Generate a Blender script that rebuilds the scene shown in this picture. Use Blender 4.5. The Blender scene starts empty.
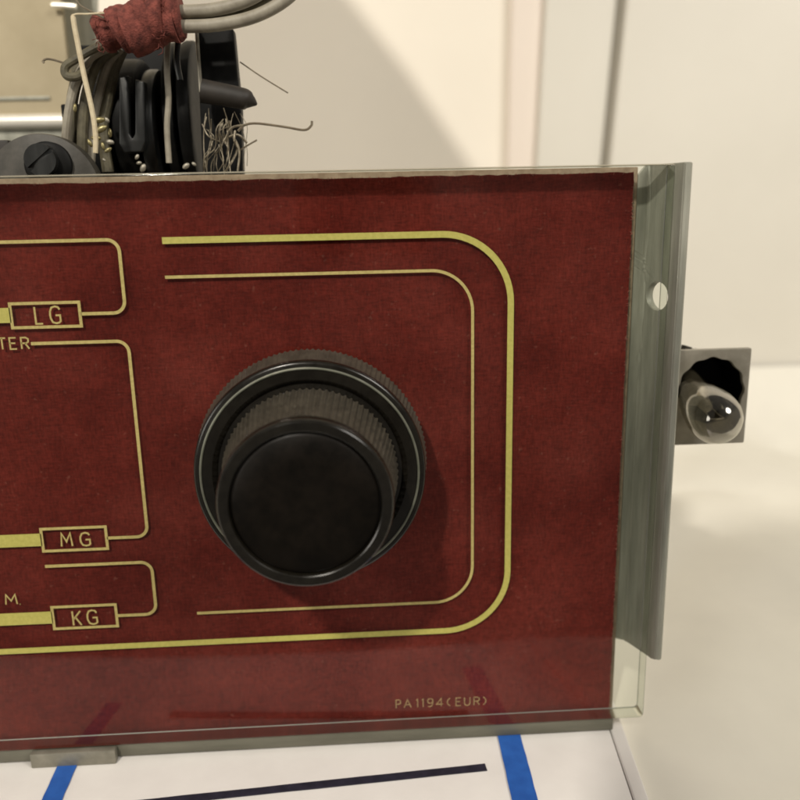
import bpy, bmesh, math, random
from mathutils import Vector, Matrix
random.seed(7)
S = bpy.context.scene
COL = S.collection
PI = math.pi

# ------------------------------------------------------------------ camera frame
D = 0.155                      # camera distance from the dial glass (metres)
ZC = 0.1165                    # camera height above the card the radio stands on
PITCH, YAW, ROLL = math.radians(13.61), math.radians(2.934), math.radians(-1.195)
def cam_axes():
    ca, sa, cb, sb, cc, sc = math.cos(PITCH), math.sin(PITCH), math.cos(YAW), math.sin(YAW), math.cos(ROLL), math.sin(ROLL)
    Rx = Matrix(((1,0,0),(0,ca,-sa),(0,sa,ca))); Ry = Matrix(((cb,0,sb),(0,1,0),(-sb,0,cb))); Rz = Matrix(((cc,-sc,0),(sc,cc,0),(0,0,1)))
    return Ry @ Rx @ Rz
RM = cam_axes()
def ray(px, py):
    d = RM @ Vector(((px-400)/800, (400-py)/800, 1.0))
    return d.x/d.z, d.y/d.z            # lateral, vertical per metre of depth
def at(px, py, Y):                      # measured photo position -> real place at depth Y
    a, b = ray(px, py)
    return Vector((a*(Y+D), Y, ZC + b*(Y+D)))
def on_table(px, py, z=0.0):
    a, b = ray(px, py)
    k = (z-ZC)/b
    return Vector((a*k, k-D, z))

# ------------------------------------------------------------------ materials
def s2l(c):
    c /= 255.0
    return c/12.92 if c <= .04045 else ((c+.055)/1.055)**2.4
def rgb(r, g, b): return (s2l(r), s2l(g), s2l(b), 1)
class NT:
    def __init__(s, name):
        s.m = bpy.data.materials.new(name); s.m.use_nodes = True
        s.t = s.m.node_tree; s.n = s.t.nodes; s.n.clear()
        s.out = s.n.new('ShaderNodeOutputMaterial')
    def add(s, t, **kw):
        n = s.n.new(t)
        for k, v in kw.items():
            if k.startswith('_'): setattr(n, k[1:], v)
            else: n.inputs[k.replace('_', ' ')].default_value = v
        return n
    def link(s, a, ao, b, bi): s.t.links.new(a.outputs[ao], b.inputs[bi])
def mat(name, c1, c2=None, rough=.5, metal=0, scale=300, detail=6, bump=0, bscale=None, rrange=0, stretch=(1,1,1), lo=.35, hi=.65, spec=.5, sheen=0, coat=0):
    k = NT(name)
    p = k.add('ShaderNodeBsdfPrincipled', Roughness=rough, Metallic=metal)
    p.inputs['Specular IOR Level'].default_value = spec
    p.inputs['Sheen Weight'].default_value = sheen
    p.inputs['Coat Weight'].default_value = coat
    k.link(p, 0, k.out, 0)
    tc = k.add('ShaderNodeTexCoord'); mp = k.add('ShaderNodeMapping'); mp.inputs['Scale'].default_value = stretch
    k.link(tc, 'Object', mp, 0)
    nz = k.add('ShaderNodeTexNoise', Scale=scale, Detail=detail, Roughness=.62); k.link(mp, 0, nz, 'Vector')
    cr = k.add('ShaderNodeValToRGB'); e = cr.color_ramp.elements
    e[0].position, e[1].position = lo, hi
    e[0].color = c1; e[1].color = c2 or c1
    k.link(nz, 0, cr, 0); k.link(cr, 0, p, 'Base Color')
    if rrange:
        mr = k.add('ShaderNodeMapRange'); mr.inputs['To Min'].default_value = max(.02, rough-rrange); mr.inputs['To Max'].default_value = rough+rrange
        k.link(nz, 0, mr, 0); k.link(mr, 0, p, 'Roughness')
    if bump:
        n2 = k.add('ShaderNodeTexNoise', Scale=bscale or scale*3, Detail=5); k.link(mp, 0, n2, 'Vector')
        b = k.add('ShaderNodeBump', Strength=bump, Distance=.0004); k.link(n2, 0, b, 'Height'); k.link(b, 0, p, 'Normal')
    return k.m

def red_board_mat():
    k = NT('red_flocked_board')
    p = k.add('ShaderNodeBsdfPrincipled', Roughness=.85); p.inputs['Specular IOR Level'].default_value = .08
    p.inputs['Sheen Weight'].default_value = .10; p.inputs['Sheen Tint'].default_value = rgb(170, 90, 80)
    k.link(p, 0, k.out, 0)
    tc = k.add('ShaderNodeTexCoord')
    big = k.add('ShaderNodeTexNoise', Scale=46, Detail=9, Roughness=.72); k.link(tc, 'Object', big, 'Vector')
    cr = k.add('ShaderNodeValToRGB'); e = cr.color_ramp.elements
    e[0].position, e[1].position = .36, .68
    e[0].color = (.076, .0085, .0060, 1); e[1].color = (.138, .0185, .0130, 1)
    k.link(big, 0, cr, 0)
    mpx = k.add('ShaderNodeMapping'); mpx.inputs['Scale'].default_value = (1, 1, .22); k.link(tc, 'Object', mpx, 0)
    fx = k.add('ShaderNodeTexNoise', Scale=2600, Detail=3, Roughness=.7); k.link(mpx, 0, fx, 'Vector')
    mpz = k.add('ShaderNodeMapping'); mpz.inputs['Scale'].default_value = (.22, 1, 1); k.link(tc, 'Object', mpz, 0)
    fz = k.add('ShaderNodeTexNoise', Scale=2600, Detail=3, Roughness=.7); k.link(mpz, 0, fz, 'Vector')
    sm = k.add('ShaderNodeMath', _operation='ADD'); k.link(fx, 0, sm, 0); k.link(fz, 0, sm, 1)
    mr = k.add('ShaderNodeMapRange'); 
    for a, v in zip(('From Min', 'From Max', 'To Min', 'To Max'), (.7, 1.3, .66, 1.38)): mr.inputs[a].default_value = v
    k.link(sm, 0, mr, 0)
    mx = k.add('ShaderNodeMix', _data_type='RGBA', _blend_type='MULTIPLY'); mx.inputs[0].default_value = 1
    k.link(cr, 0, mx, 6); k.link(mr, 0, mx, 7)
    # sparse pale lint
    vz = k.add('ShaderNodeTexNoise', Scale=900, Detail=2, Roughness=.5); k.link(tc, 'Object', vz, 'Vector')
    lr = k.add('ShaderNodeMapRange'); 
    for a, v in zip(('From Min', 'From Max', 'To Min', 'To Max'), (.68, .80, 0, .24)): lr.inputs[a].default_value = v
    k.link(vz, 0, lr, 0)
    m2 = k.add('ShaderNodeMix', _data_type='RGBA'); k.link(lr, 0, m2, 0); k.link(mx, 2, m2, 6); m2.inputs[7].default_value = (.30, .13, .10, 1)
    k.link(m2, 2, p, 'Base Color')
    b = k.add('ShaderNodeBump', Strength=.35, Distance=.0003); k.link(sm, 0, b, 'Height'); k.link(b, 0, p, 'Normal')
    return k.m

def pane_mat():
    k = NT('dial_pane_glass')
    tr = k.add('ShaderNodeBsdfTransparent', Color=(.955, .968, .945, 1))
    gl = k.add('ShaderNodeBsdfGlossy', Color=(1, 1, 1, 1), Roughness=.075)
    df = k.add('ShaderNodeBsdfDiffuse', Color=(.55, .52, .45, 1))
    fr = k.add('ShaderNodeFresnel', IOR=1.34); ge = k.add('ShaderNodeNewGeometry')
    inv = k.add('ShaderNodeMath', _operation='SUBTRACT'); inv.inputs[0].default_value = 1; k.link(ge, 'Backfacing', inv, 1)
    mu = k.add('ShaderNodeMath', _operation='MULTIPLY'); k.link(fr, 0, mu, 0); k.link(inv, 0, mu, 1)
    mx = k.add('ShaderNodeMixShader'); k.link(mu, 0, mx, 0); k.link(tr, 0, mx, 1); k.link(gl, 0, mx, 2)
    # faint dust film on the outside
    tc = k.add('ShaderNodeTexCoord'); nz = k.add('ShaderNodeTexNoise', Scale=45, Detail=8, Roughness=.7); k.link(tc, 'Object', nz, 'Vector')
    mr = k.add('ShaderNodeMapRange')
    for a, v in zip(('From Min', 'From Max', 'To Min', 'To Max'), (.45, .8, .0, .007)): mr.inputs[a].default_value = v
    k.link(nz, 0, mr, 0)
    m2 = k.add('ShaderNodeMixShader'); k.link(mr, 0, m2, 0); k.link(mx, 0, m2, 1); k.link(df, 0, m2, 2)
    k.link(m2, 0, k.out, 0)
    return k.m
def pane_edge_mat(name, tint, fac, rough, diff=False):
    k = NT(name)
    tr = k.add('ShaderNodeBsdfTransparent', Color=tint)
    gl = k.add('ShaderNodeBsdfGlossy', Color=(.86, .86, .80, 1), Roughness=rough) if not diff else k.add('ShaderNodeBsdfDiffuse', Color=(.50, .46, .36, 1))
    mx = k.add('ShaderNodeMixShader', Fac=fac); k.link(tr, 0, mx, 1); k.link(gl, 0, mx, 2)
    k.link(mx, 0, k.out, 0)
    return k.m
def bulb_mat():
    k = NT('bulb_clear_glass')
    tr = k.add('ShaderNodeBsdfTransparent', Color=(.62, .60, .54, 1))
    gl = k.add('ShaderNodeBsdfGlossy', Color=(.9, .88, .82, 1), Roughness=.10)
    lw = k.add('ShaderNodeLayerWeight', Blend=.42)
    mr = k.add('ShaderNodeMapRange')
    for a, v in zip(('From Min', 'From Max', 'To Min', 'To Max'), (0, 1, .09, .80)): mr.inputs[a].default_value = v
    k.link(lw, 'Facing', mr, 0)
    mx = k.add('ShaderNodeMixShader'); k.link(mr, 0, mx, 0); k.link(tr, 0, mx, 1); k.link(gl, 0, mx, 2)
    k.link(mx, 0, k.out, 0)
    return k.m

M = dict(
    red=red_board_mat(), pane=pane_mat(), edge=pane_edge_mat('dial_glass_bottom_edge', (.55, .60, .5, 1), .8, .16), edget=pane_edge_mat('dial_glass_ground_top', (.6, .6, .52, 1), .62, .3, True), edger=pane_edge_mat('dial_glass_side_edge', (.86, .89, .84, 1), .10, .2), edgel=pane_edge_mat('dial_glass_arris', (.24, .26, .21, 1), .18, .5), bulb=bulb_mat(),
    redge=mat('red_board_frayed_edge', (.20, .050, .040, 1), (.34, .13, .095, 1), .95, scale=1500),
    yellow=mat('ink_yellow', (.46, .395, .10, 1), (.55, .475, .135, 1), .6, scale=1200),
    dimtan=mat('ink_worn_tan', (.22, .12, .055, 1), (.42, .28, .13, 1), .7, scale=2600, lo=.40, hi=.60),
    tan=mat('ink_tan', (.44, .335, .125, 1), (.58, .45, .185, 1), .6, scale=1600),
    steel=mat('zinc_plated_steel', (.25, .25, .205, 1), (.37, .365, .305, 1), .40, .2, scale=520, bump=.25, rrange=.14, stretch=(1, 1, .09)),
    holder=mat('lamp_plate_metal', (.30, .275, .215, 1), (.40, .365, .30, 1), .5, .2, scale=260, rrange=.1),
    bakelite=mat('knob_bakelite', (.0055, .0045, .0032, 1), (.010, .0085, .006, 1), .22, scale=420, rrange=.08, bump=.03, spec=.5),
    knurl=mat('knob_knurled_side', (.036, .030, .021, 1), (.068, .057, .041, 1), .52, scale=500, bump=.1),
    capface=mat('knob_worn_cap', (.0035, .0028, .002, 1), (.0070, .0050, .0033, 1), .40, scale=260, rrange=.14, bump=.05, spec=.15),
    ring=mat('ring_brass_grey', (.13, .135, .10, 1), (.20, .20, .16, 1), .4, .4, scale=300),
    black=mat('black_phenolic', (.004, .004, .004, 1), (.008, .008, .0075, 1), .5, scale=300, rrange=.1, spec=.12),
    darkgrey=mat('dark_grey_phenolic', (.030, .027, .020, 1), (.052, .046, .036, 1), .55, scale=420, bump=.08),
    gunmetal=mat('switch_plate_grey', (.012, .0125, .0125, 1), (.040, .041, .040, 1), .38, .5, scale=300, stretch=(1, 1, .2)),
    tin=mat('bright_tin', (.26, .24, .19, 1), (.42, .39, .32, 1), .45, .6, scale=300),
    cream=mat('aged_cadmium_plate', (.37, .31, .20, 1), (.47, .40, .27, 1), .42, .35, scale=30, bump=.03),
    edge_glint=mat('rolled_edge_glint', (.84, .80, .70, 1), (.9, .86, .76, 1), .3, .35, scale=200),  # near-white base puts the lamp's highlight into the colour
    greywire=mat('grey_plastic_sleeve', (.22, .195, .15, 1), (.33, .30, .235, 1), .55, scale=300),
    olivewire=mat('olive_waxed_sleeve', (.050, .043, .026, 1), (.13, .115, .070, 1), .6, scale=350),
    creamwire=mat('cream_cotton_wire', (.52, .43, .28, 1), (.62, .54, .37, 1), .7, scale=900),
    strand=mat('frayed_tinned_strand', (.12, .10, .068, 1), (.28, .24, .17, 1), .5, .3, scale=900),
    thinwire=mat('bare_thin_wire', (.16, .13, .09, 1), (.24, .20, .14, 1), .5, .4, scale=900),
    wrap=mat('red_cloth_tape', (.085, .018, .013, 1), (.24, .060, .043, 1), .9, scale=700, bump=.8, bscale=3200),
    brown=mat('brown_sleeve', (.011, .0085, .006, 1), (.022, .017, .0125, 1), .6, scale=400),
    brass=mat('yellowed_brass', (.20, .165, .07, 1), (.33, .29, .15, 1), .4, .7, scale=400),
    cardb=mat('tan_backing_cardboard', (.19, .135, .088, 1), (.29, .22, .15, 1), .9, scale=400, bump=.1),
    gap_fill=mat('dull_olive_gap_shade', (.100, .096, .072, 1), (.15, .143, .110, 1), .6, .3, scale=200, stretch=(.2, 1, 1)),  # tone of the shaded gap under the glass
    clip=mat('pale_zinc_clip', (.17, .16, .125, 1), (.25, .235, .19, 1), .5, .4, scale=200),
    card=mat('white_card', (.74, .71, .68, 1), (.79, .76, .73, 1), .75, scale=60, bump=.05, bscale=900),
    blue=mat('blue_stripe', (.012, .085, .36, 1), (.018, .11, .43, 1), .6, scale=300),
    navy=mat('dark_navy_stripe', (.008, .008, .018, 1), (.02, .018, .035, 1), .6, scale=500),
    wall=mat('cream_wall_paint', (.84, .78, .68, 1), (.87, .81, .71, 1), .7, scale=8, bump=.15, bscale=260),
    trim=mat('pale_trim_paint', (.69, .66, .59, 1), (.72, .69, .62, 1), .55, scale=12),
    bevelm=mat('rosy_trim_paint', (.80, .71, .63, 1), (.82, .73, .65, 1), .55, scale=12),
    groove=mat('grey_gap', (.30, .28, .23, 1), (.36, .33, .28, 1), .8, scale=20),
    cloth=mat('white_table_cover', (.74, .71, .63, 1), (.81, .78, .69, 1), .6, scale=14, bump=0),
)

# ------------------------------------------------------------------ mesh helpers
def finish(name, me, m, parent=None, smooth=True, label=None, angle=35):
    o = bpy.data.objects.new(name, me); COL.objects.link(o)
    for x in (m if isinstance(m, (list, tuple)) else [m]): me.materials.append(x)
    if smooth:
        for p in me.polygons: p.use_smooth = True
        try: me.set_sharp_from_angle(angle=math.radians(angle))
        except Exception: pass
    if parent is not None:
        o.parent = parent; o.matrix_parent_inverse = Matrix()
        t = Vector((0, 0, 0)); p = parent
        while p: t += p.location; p = p.parent
        me.transform(Matrix.Translation(-t))
    if label: o['label'] = label
    return o
def bm_obj(name, bm, m, parent=None, **kw):
    bmesh.ops.recalc_face_normals(bm, faces=bm.faces)
    me = bpy.data.meshes.new(name); bm.to_mesh(me); bm.free()
    return finish(name, me, m, parent, **kw)
def rounded(pts, r, n=8):
    out = []; N = len(pts); rs = r if isinstance(r, (list, tuple)) else [r]*N
    for i in range(N):
        p0, p, p2 = Vector(pts[i-1]), Vector(pts[i]), Vector(pts[(i+1) % N])
        rr = rs[i]
        if rr <= 0: out.append(tuple(p)); continue
        a, b = p+(p0-p).normalized()*rr, p+(p2-p).normalized()*rr
        for k in range(n+1):
            t = k/n; out.append(tuple(a*(1-t)**2+p*2*t*(1-t)+b*t*t))
    return out
def circle(cx, cy, r, n=40, jag=0, teeth=0):
    return [(cx+(r+jag*math.cos(teeth*a))*math.cos(a), cy+(r+jag*math.cos(teeth*a))*math.sin(a)) for a in (2*PI*k/n for k in range(n))]
def prism_mesh(outer, holes, thick, bevel=0):
    """2D outline (with holes) in XZ, extruded along Y from 0 to thick (front at 0)."""
    cu = bpy.data.curves.new('tmp', 'CURVE'); cu.dimensions = '2D'; cu.fill_mode = 'BOTH'
    for loop in [outer]+list(holes):
        sp = cu.splines.new('POLY'); sp.points.add(len(loop)-1); sp.use_cyclic_u = True
        for q, (x, z) in zip(sp.points, loop): q.co = (x, z, 0, 1)
    cu.extrude = max(thick/2-bevel, 1e-6); cu.bevel_depth = bevel; cu.bevel_resolution = 2; cu.offset = -bevel
    o = bpy.data.objects.new('tmp', cu); COL.objects.link(o)
    dg = bpy.context.evaluated_depsgraph_get()
    me = bpy.data.meshes.new_from_object(o.evaluated_get(dg))
    bpy.data.objects.remove(o); bpy.data.curves.remove(cu); me.materials.clear()
    me.transform(Matrix(((1,0,0,0),(0,0,1,thick/2),(0,1,0,0),(0,0,0,1))))
    bm = bmesh.new(); bm.from_mesh(me); bmesh.ops.remove_doubles(bm, verts=bm.verts, dist=1e-7)
    bmesh.ops.recalc_face_normals(bm, faces=bm.faces); bm.to_mesh(me); bm.free()
    return me
def prism(name, outer, thick, y, m, parent=None, holes=(), bevel=0, **kw):
    me = prism_mesh(outer, holes, thick, bevel); me.transform(Matrix.Translation((0, y, 0))); me.name = name
    return finish(name, me, m, parent, **kw)
def box_bm(bm, x0, x1, y0, y1, z0, z1):
    r = bmesh.ops.create_cube(bm, size=1, matrix=Matrix.Translation(((x0+x1)/2, (y0+y1)/2, (z0+z1)/2)) @ Matrix.Diagonal((x1-x0, y1-y0, z1-z0, 1)))
    return r['verts']
def bev(bm, w, seg=2):
    bmesh.ops.bevel(bm, geom=bm.edges[:], offset=w, segments=seg, affect='EDGES', profile=.5, clamp_overlap=True)
def catmull(pts, n=8):
    P = [Vector(p) for p in pts]; P = [P[0]*2-P[1]]+P+[P[-1]*2-P[-2]]; out = []
    for i in range(1, len(P)-2):
        for k in range(n):
            t = k/n; a, b, c, d = P[i-1:i+3]
            out.append(.5*((2*b)+(c-a)*t+(2*a-5*b+4*c-d)*t*t+(3*b-a-3*c+d)*t**3))
    return out+[P[-2]]
def tube_bm(bm, pts, r, sides=10, smooth=True, n=8):
    pts = catmull(pts, n) if smooth else [Vector(p) for p in pts]
    N = len(pts); prev = None; rings = []
    for i, p in enumerate(pts):
        t = (pts[min(i+1, N-1)]-pts[max(i-1, 0)]).normalized()
        if prev is None:
            u = t.orthogonal().normalized()
        else:
            u = (prev-t*prev.dot(t)).normalized()
        prev = u; v = t.cross(u)
        rr = r(i/(N-1)) if callable(r) else r
        rings.append([bm.verts.new(p+(u*math.cos(a)+v*math.sin(a))*rr) for a in (2*PI*k/sides for k in range(sides))])
    for a, b in zip(rings, rings[1:]):
        for k in range(sides): bm.faces.new((a[k], a[(k+1) % sides], b[(k+1) % sides], b[k]))
    bm.faces.new(rings[0][::-1]); bm.faces.new(rings[-1])
def tube(name, pts, r, m, parent, sides=10, **kw):
    bm = bmesh.new(); tube_bm(bm, pts, r, sides); return bm_obj(name, bm, m, parent, **kw)
def lathe_bm(bm, prof, cx, cz, n=128, knurl=None):
    """profile [(radius, Y)], axis along Y through (cx, cz); knurl = (first ring, last ring, teeth, depth)"""
    rings = []
    for i, (r, y) in enumerate(prof):
        if r < 1e-7: rings.append([bm.verts.new((cx, y, cz))]); continue
        ring = []
        for k in range(n):
            a = 2*PI*k/n; rr = r
            if knurl and knurl[0] <= i <= knurl[1]: rr -= knurl[3]*(.5-.5*math.cos(knurl[2]*a))**.7
            ring.append(bm.verts.new((cx+rr*math.cos(a), y, cz+rr*math.sin(a))))
        rings.append(ring)
    for a, b in zip(rings, rings[1:]):
        if len(a) == 1 and len(b) == 1: continue
        for k in range(n):
            k2 = (k+1) % n
            if len(a) == 1: bm.faces.new((a[0], b[k], b[k2]))
            elif len(b) == 1: bm.faces.new((a[k], a[k2], b[0]))
            else: bm.faces.new((a[k], a[k2], b[k2], b[k]))
def lathe(name, prof, cx, cz, m, parent, n=128, knurl=None, **kw):
    bm = bmesh.new(); lathe_bm(bm, prof, cx, cz, n, knurl); return bm_obj(name, bm, m, parent, **kw)
def ribbon_bm(bm, pts, w, y, th=.00006, closed=False):
    """printed line: flat strip of ink of width w (number or start/end pair) in the XZ plane at depth y"""
    P = [Vector((p[0], p[1])) for p in pts]; N = len(P); L = []; R = []
    for i in range(N):
        a = P[i-1] if (i > 0 or closed) else None; b = P[(i+1) % N] if (i < N-1 or closed) else None
        d1 = (P[i]-a).normalized() if a is not None else (b-P[i]).normalized()
        d2 = (b-P[i]).normalized() if b is not None else d1
        t = (d1+d2).normalized(); nrm = Vector((-t.y, t.x)); c = max(.45, nrm.dot(Vector((-d1.y, d1.x))))
        ww = w if not isinstance(w, tuple) else w[0]+(w[1]-w[0])*i/(N-1)
        L.append(P[i]+nrm*ww/2/c); R.append(P[i]-nrm*ww/2/c)
    vs = [[bm.verts.new((q.x, yy, q.y)) for q in S_] for yy in (y, y+th) for S_ in (L, R)]
    lf, rf, lb, rb = vs
    rng = range(N) if closed else range(N-1)
    for i in rng:
        j = (i+1) % N
        bm.faces.new((lf[i], rf[i], rf[j], lf[j])); bm.faces.new((lb[i], lb[j], rb[j], rb[i]))
        bm.faces.new((lf[i], lf[j], lb[j], lb[i])); bm.faces.new((rf[i], rb[i], rb[j], rf[j]))
    if not closed:
        bm.faces.new((lf[0], lb[0], rb[0], rf[0])); bm.faces.new((lf[-1], rf[-1], rb[-1], lb[-1]))
def arc(c, r, a0, a1, n=10):
    return [(c[0]+r*math.cos(math.radians(a0+(a1-a0)*k/n)), c[1]+r*math.sin(math.radians(a0+(a1-a0)*k/n))) for k in range(n+1)]
def path_round(pts, r, n=10):
    out = [pts[0]]
    for i in range(1, len(pts)-1):
        p0, p, p2 = map(Vector, (pts[i-1], pts[i], pts[i+1])); d1, d2 = (p0-p).normalized(), (p2-p).normalized()
        ang = d1.angle(d2); tl = r/math.tan(ang/2); a = p+d1*tl; b = p+d2*tl
        c = p+(d1+d2).normalized()*(r/math.sin(ang/2))
        a0 = math.atan2(a.y-c.y, a.x-c.x); a1 = math.atan2(b.y-c.y, b.x-c.x); da = (a1-a0+PI) % (2*PI)-PI
        for k in range(n+1): out.append((c.x+r*math.cos(a0+da*k/n), c.y+r*math.sin(a0+da*k/n)))
    return out+[pts[-1]]
GLYPH = {  # single-stroke technical lettering in a unit box
    'L': [[(0,1),(0,0),(1,0)]],
    'G': [[(1,.80),(.86,.95),(.55,1),(.2,.93),(.03,.7),(0,.5),(.03,.3),(.2,.07),(.55,0),(.85,.04),(1,.13),(1,.47),(.55,.47)]],
    'M': [[(0,0),(.1,1),(.5,.35),(.9,1),(1,0)]],
    'K': [[(0,0),(0,1)],[(1,1),(.06,.42)],[(.32,.58),(1,0)]],
    'T': [[(0,1),(1,1)],[(.5,1),(.5,0)]],
    'E': [[(1,1),(0,1),(0,0),(1,0)],[(0,.52),(.85,.52)]],
    'R': [[(0,0),(0,1),(.65,1),(.95,.88),(.95,.62),(.65,.5),(0,.5)],[(.5,.5),(1,0)]],
    'P': [[(0,0),(0,1),(.65,1),(.98,.88),(.98,.58),(.65,.45),(0,.45)]],
    'A': [[(0,0),(.5,1),(1,0)],[(.2,.35),(.8,.35)]],
    '1': [[(.2,.85),(.6,1),(.6,0)]],
    '9': [[(.95,.65),(.75,.45),(.25,.45),(.04,.62),(.04,.84),(.25,1),(.75,1),(.96,.84),(.95,.45),(.75,.08),(.4,0),(.1,.06)]],
    '4': [[(.72,0),(.72,1),(0,.28),(1,.28)]],
    '(': [[(.8,1),(.35,.75),(.25,.5),(.35,.25),(.8,0)]],
    ')': [[(.2,1),(.65,.75),(.75,.5),(.65,.25),(.2,0)]],
    'U': [[(0,1),(0,.25),(.2,.04),(.5,0),(.8,.04),(1,.25),(1,1)]],
    '.': [[(0,0),(.2,0)]],
}
YI = .00425            # the ink sits on the back of the glass
def P2(px, py, Y=YI):
    v = at(px, py, Y); return (v.x, v.z)
def glyph(bm, ch, px0, px1, pt, pb, w):
    (x0, z1), (x1, _) = P2(px0, pt), P2(px1, pt); z0 = P2(px0, pb)[1]
    for st in GLYPH[ch]:
        ribbon_bm(bm, [(x0+(x1-x0)*a, z0+(z1-z0)*b) for a, b in st], w, YI)
def thing(name, label, cat, loc=(0, 0, 0), group=None):
    o = bpy.data.objects.new(name, None); COL.objects.link(o); o.location = loc; o.empty_display_size = .01
    o['label'] = label; o['category'] = cat
    if group: o['group'] = group
    return o

# ================================================================== THE RADIO
radio = thing('radio_chassis', 'old radio chassis with dark red glass dial and black double knob, standing on white card', 'radio', (0, .03, .0))

# ---- dial glass
PXM = D/800*1.06
gx1 = (P2(676, 215, 0)[0]+P2(641, 714, 0)[0])/2
gz0 = (P2(0, 754, 0)[1]+P2(640, 716, 0)[1])/2
gz1 = (P2(0, 176, 0)[1]+P2(690, 163, 0)[1])/2
gx0 = P2(-90, 450, 0)[0]
GT = .004
me = prism_mesh(rounded([(gx0, gz0), (gx1, gz0), (gx1, gz1), (gx0, gz1)], [.0005, .0012, .0005, .0005], 4), [], GT, .0004)
glass = finish('dial_glass', me, [M['pane'], M['edge'], M['edget'], M['edger'], M['edgel']], radio)
for p in me.polygons:
    n_ = p.normal
    if abs(n_.y) < .95:
        p.material_index = 2 if n_.z > .25 else ((4 if abs(n_.y) > .3 else 1) if n_.z < -.25 else (3 if abs(n_.y) < .3 else 4))

# ---- printing on the glass (one child per printed figure)
def print_part(name, build, m, label=None):
    bm = bmesh.new(); build(bm); return bm_obj(name, bm, M[m], glass, smooth=False, label=label)
def hz(*pts): return sum(P2(*p)[1] for p in pts)/len(pts)
def vx(*pts): return sum(P2(*p)[0] for p in pts)/len(pts)
PX = .155/800*1.03
def outer_frame(bm):
    zt, zb, xr = hz((162, 240), (440, 235)), hz((0, 650), (440, 633)), vx((510, 310), (508, 590))
    ribbon_bm(bm, path_round([(P2(162, 240)[0], zt), (xr, zt), (xr, zb), (gx0+.001, zb)], .0138, 16), 6.4*PX, YI)
def inner_frame(bm):
    zt, zb, xr = hz((165, 277), (430, 271)), hz((197, 613), (430, 603)), vx((472, 305), (473, 570))
    ribbon_bm(bm, path_round([(P2(165, 277)[0], zt), (xr, zt), (xr, zb), (P2(197, 613)[0], zb)], .0083, 14), 3.0*PX, YI)
print_part('outer_frame_line', outer_frame, 'yellow')
print_part('inner_frame_line', inner_frame, 'tan')
def band(ztop_pts, xr_pts, zbox_pts, left, box_r, r=.0023):
    def f(bm):
        zt, xr, zb = hz(*ztop_pts), vx(*xr_pts), hz(*zbox_pts)
        ribbon_bm(bm, path_round([(left, zt), (xr, zt), (xr, zb), (P2(*box_r)[0], zb)], r, 8), 3.2*PX, YI)
    return f
print_part('scale_line', band([(0, 243), (110, 239)], [(121, 262), (124, 303)], [(82, 314), (112, 313)], gx0+.001, (81, 314)), 'tan')
print_part('scale_line', band([(30, 344), (118, 341)], [(129, 352), (147, 528)], [(108, 538), (138, 537)], P2(31, 344)[0], (107, 538)), 'tan')
print_part('scale_line', band([(45, 566), (140, 563)], [(152, 572), (156, 606)], [(118, 616), (150, 614)], P2(45, 566)[0], (118, 616)), 'tan')
def box_label(corners, letters):
    def f(bm):
        c = [P2(*q) for q in corners]
        x0, x1 = (c[0][0]+c[3][0])/2, (c[1][0]+c[2][0])/2; z1, z0 = (c[0][1]+c[1][1])/2, (c[2][1]+c[3][1])/2
        ribbon_bm(bm, [(x0, z1), (x1, z1), (x1, z0), (x0, z0)], 2.9*PX, YI, closed=True)
        for ch, a, b, t, bo in letters: glyph(bm, ch, a, b, t, bo, 1.75*PX)
    return f
print_part('band_label', box_label([(10, 304), (79, 302), (81, 326), (12, 328)], [('L', 34, 41, 307, 324), ('G', 49, 59, 306.5, 323.5)]), 'tan', 'outlined box printed LG')
print_part('band_label', box_label([(41, 529), (106, 527), (107, 549), (43, 551)], [('M', 60, 71, 533.5, 546.5), ('G', 79.5, 89, 533, 546)]), 'tan', 'outlined box printed MG')
print_part('band_label', box_label([(52, 607), (116, 605), (117, 626), (54, 629)], [('K', 72, 80, 611.5, 625.5), ('G', 86.5, 96, 610.5, 624.5)]), 'tan', 'outlined box printed KG')
def thick(top, bot, xr):
    def f(bm):
        z1, z0 = hz(*top), hz(*bot)
        ribbon_bm(bm, [(gx0+.001, (z0+z1)/2), (P2(xr, top[0][1])[0], (z0+z1)/2)], z1-z0, YI)
    return f
print_part('band_bar', thick([(0, 308), (8, 308)], [(0, 323), (8, 323)], 9.5), 'yellow')
print_part('band_bar', thick([(0, 535), (38, 534)], [(0, 547.5), (38, 546.5)], 41), 'yellow')
print_part('band_bar', thick([(0, 613.5), (50, 612)], [(0, 625.5), (50, 624)], 52), 'yellow')
def txt(lst, w):
    def f(bm):
        for ch, a, b, t, bo in lst: glyph(bm, ch, a, b, t, bo, w)
    return f
print_part('scale_lettering', txt([('E', -13, -6, 338.6, 349.6), ('T', -2.5, 5, 338.3, 349.5), ('E', 9, 15.5, 338, 349.2), ('R', 20.5, 28, 337.7, 349)], 1.5*PX), 'tan', 'printed letters TER')
print_part('scale_lettering', txt([('M', 4.5, 16, 595, 604.6), ('.', 18.5, 21, 595, 604.4)], 1.4*PX), 'tan', 'printed letter M')
w = 1.1*PX
seq = [('P', 396, 400.5), ('A', 404, 411), ('1', 415.5, 419), ('1', 421, 424.5), ('9', 427.5, 433), ('4', 436.5, 443), ('(', 446, 451), ('E', 456, 461), ('U', 464.5, 470), ('R', 474, 479.5), (')', 482.5, 487)]
print_part('part_number', txt([(c, a, b, 700.2-(a-396)*.036, 708-(a-396)*.036) for c, a, b in seq], w), 'dimtan', 'small printed part number PA 1194(EUR)')

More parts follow.
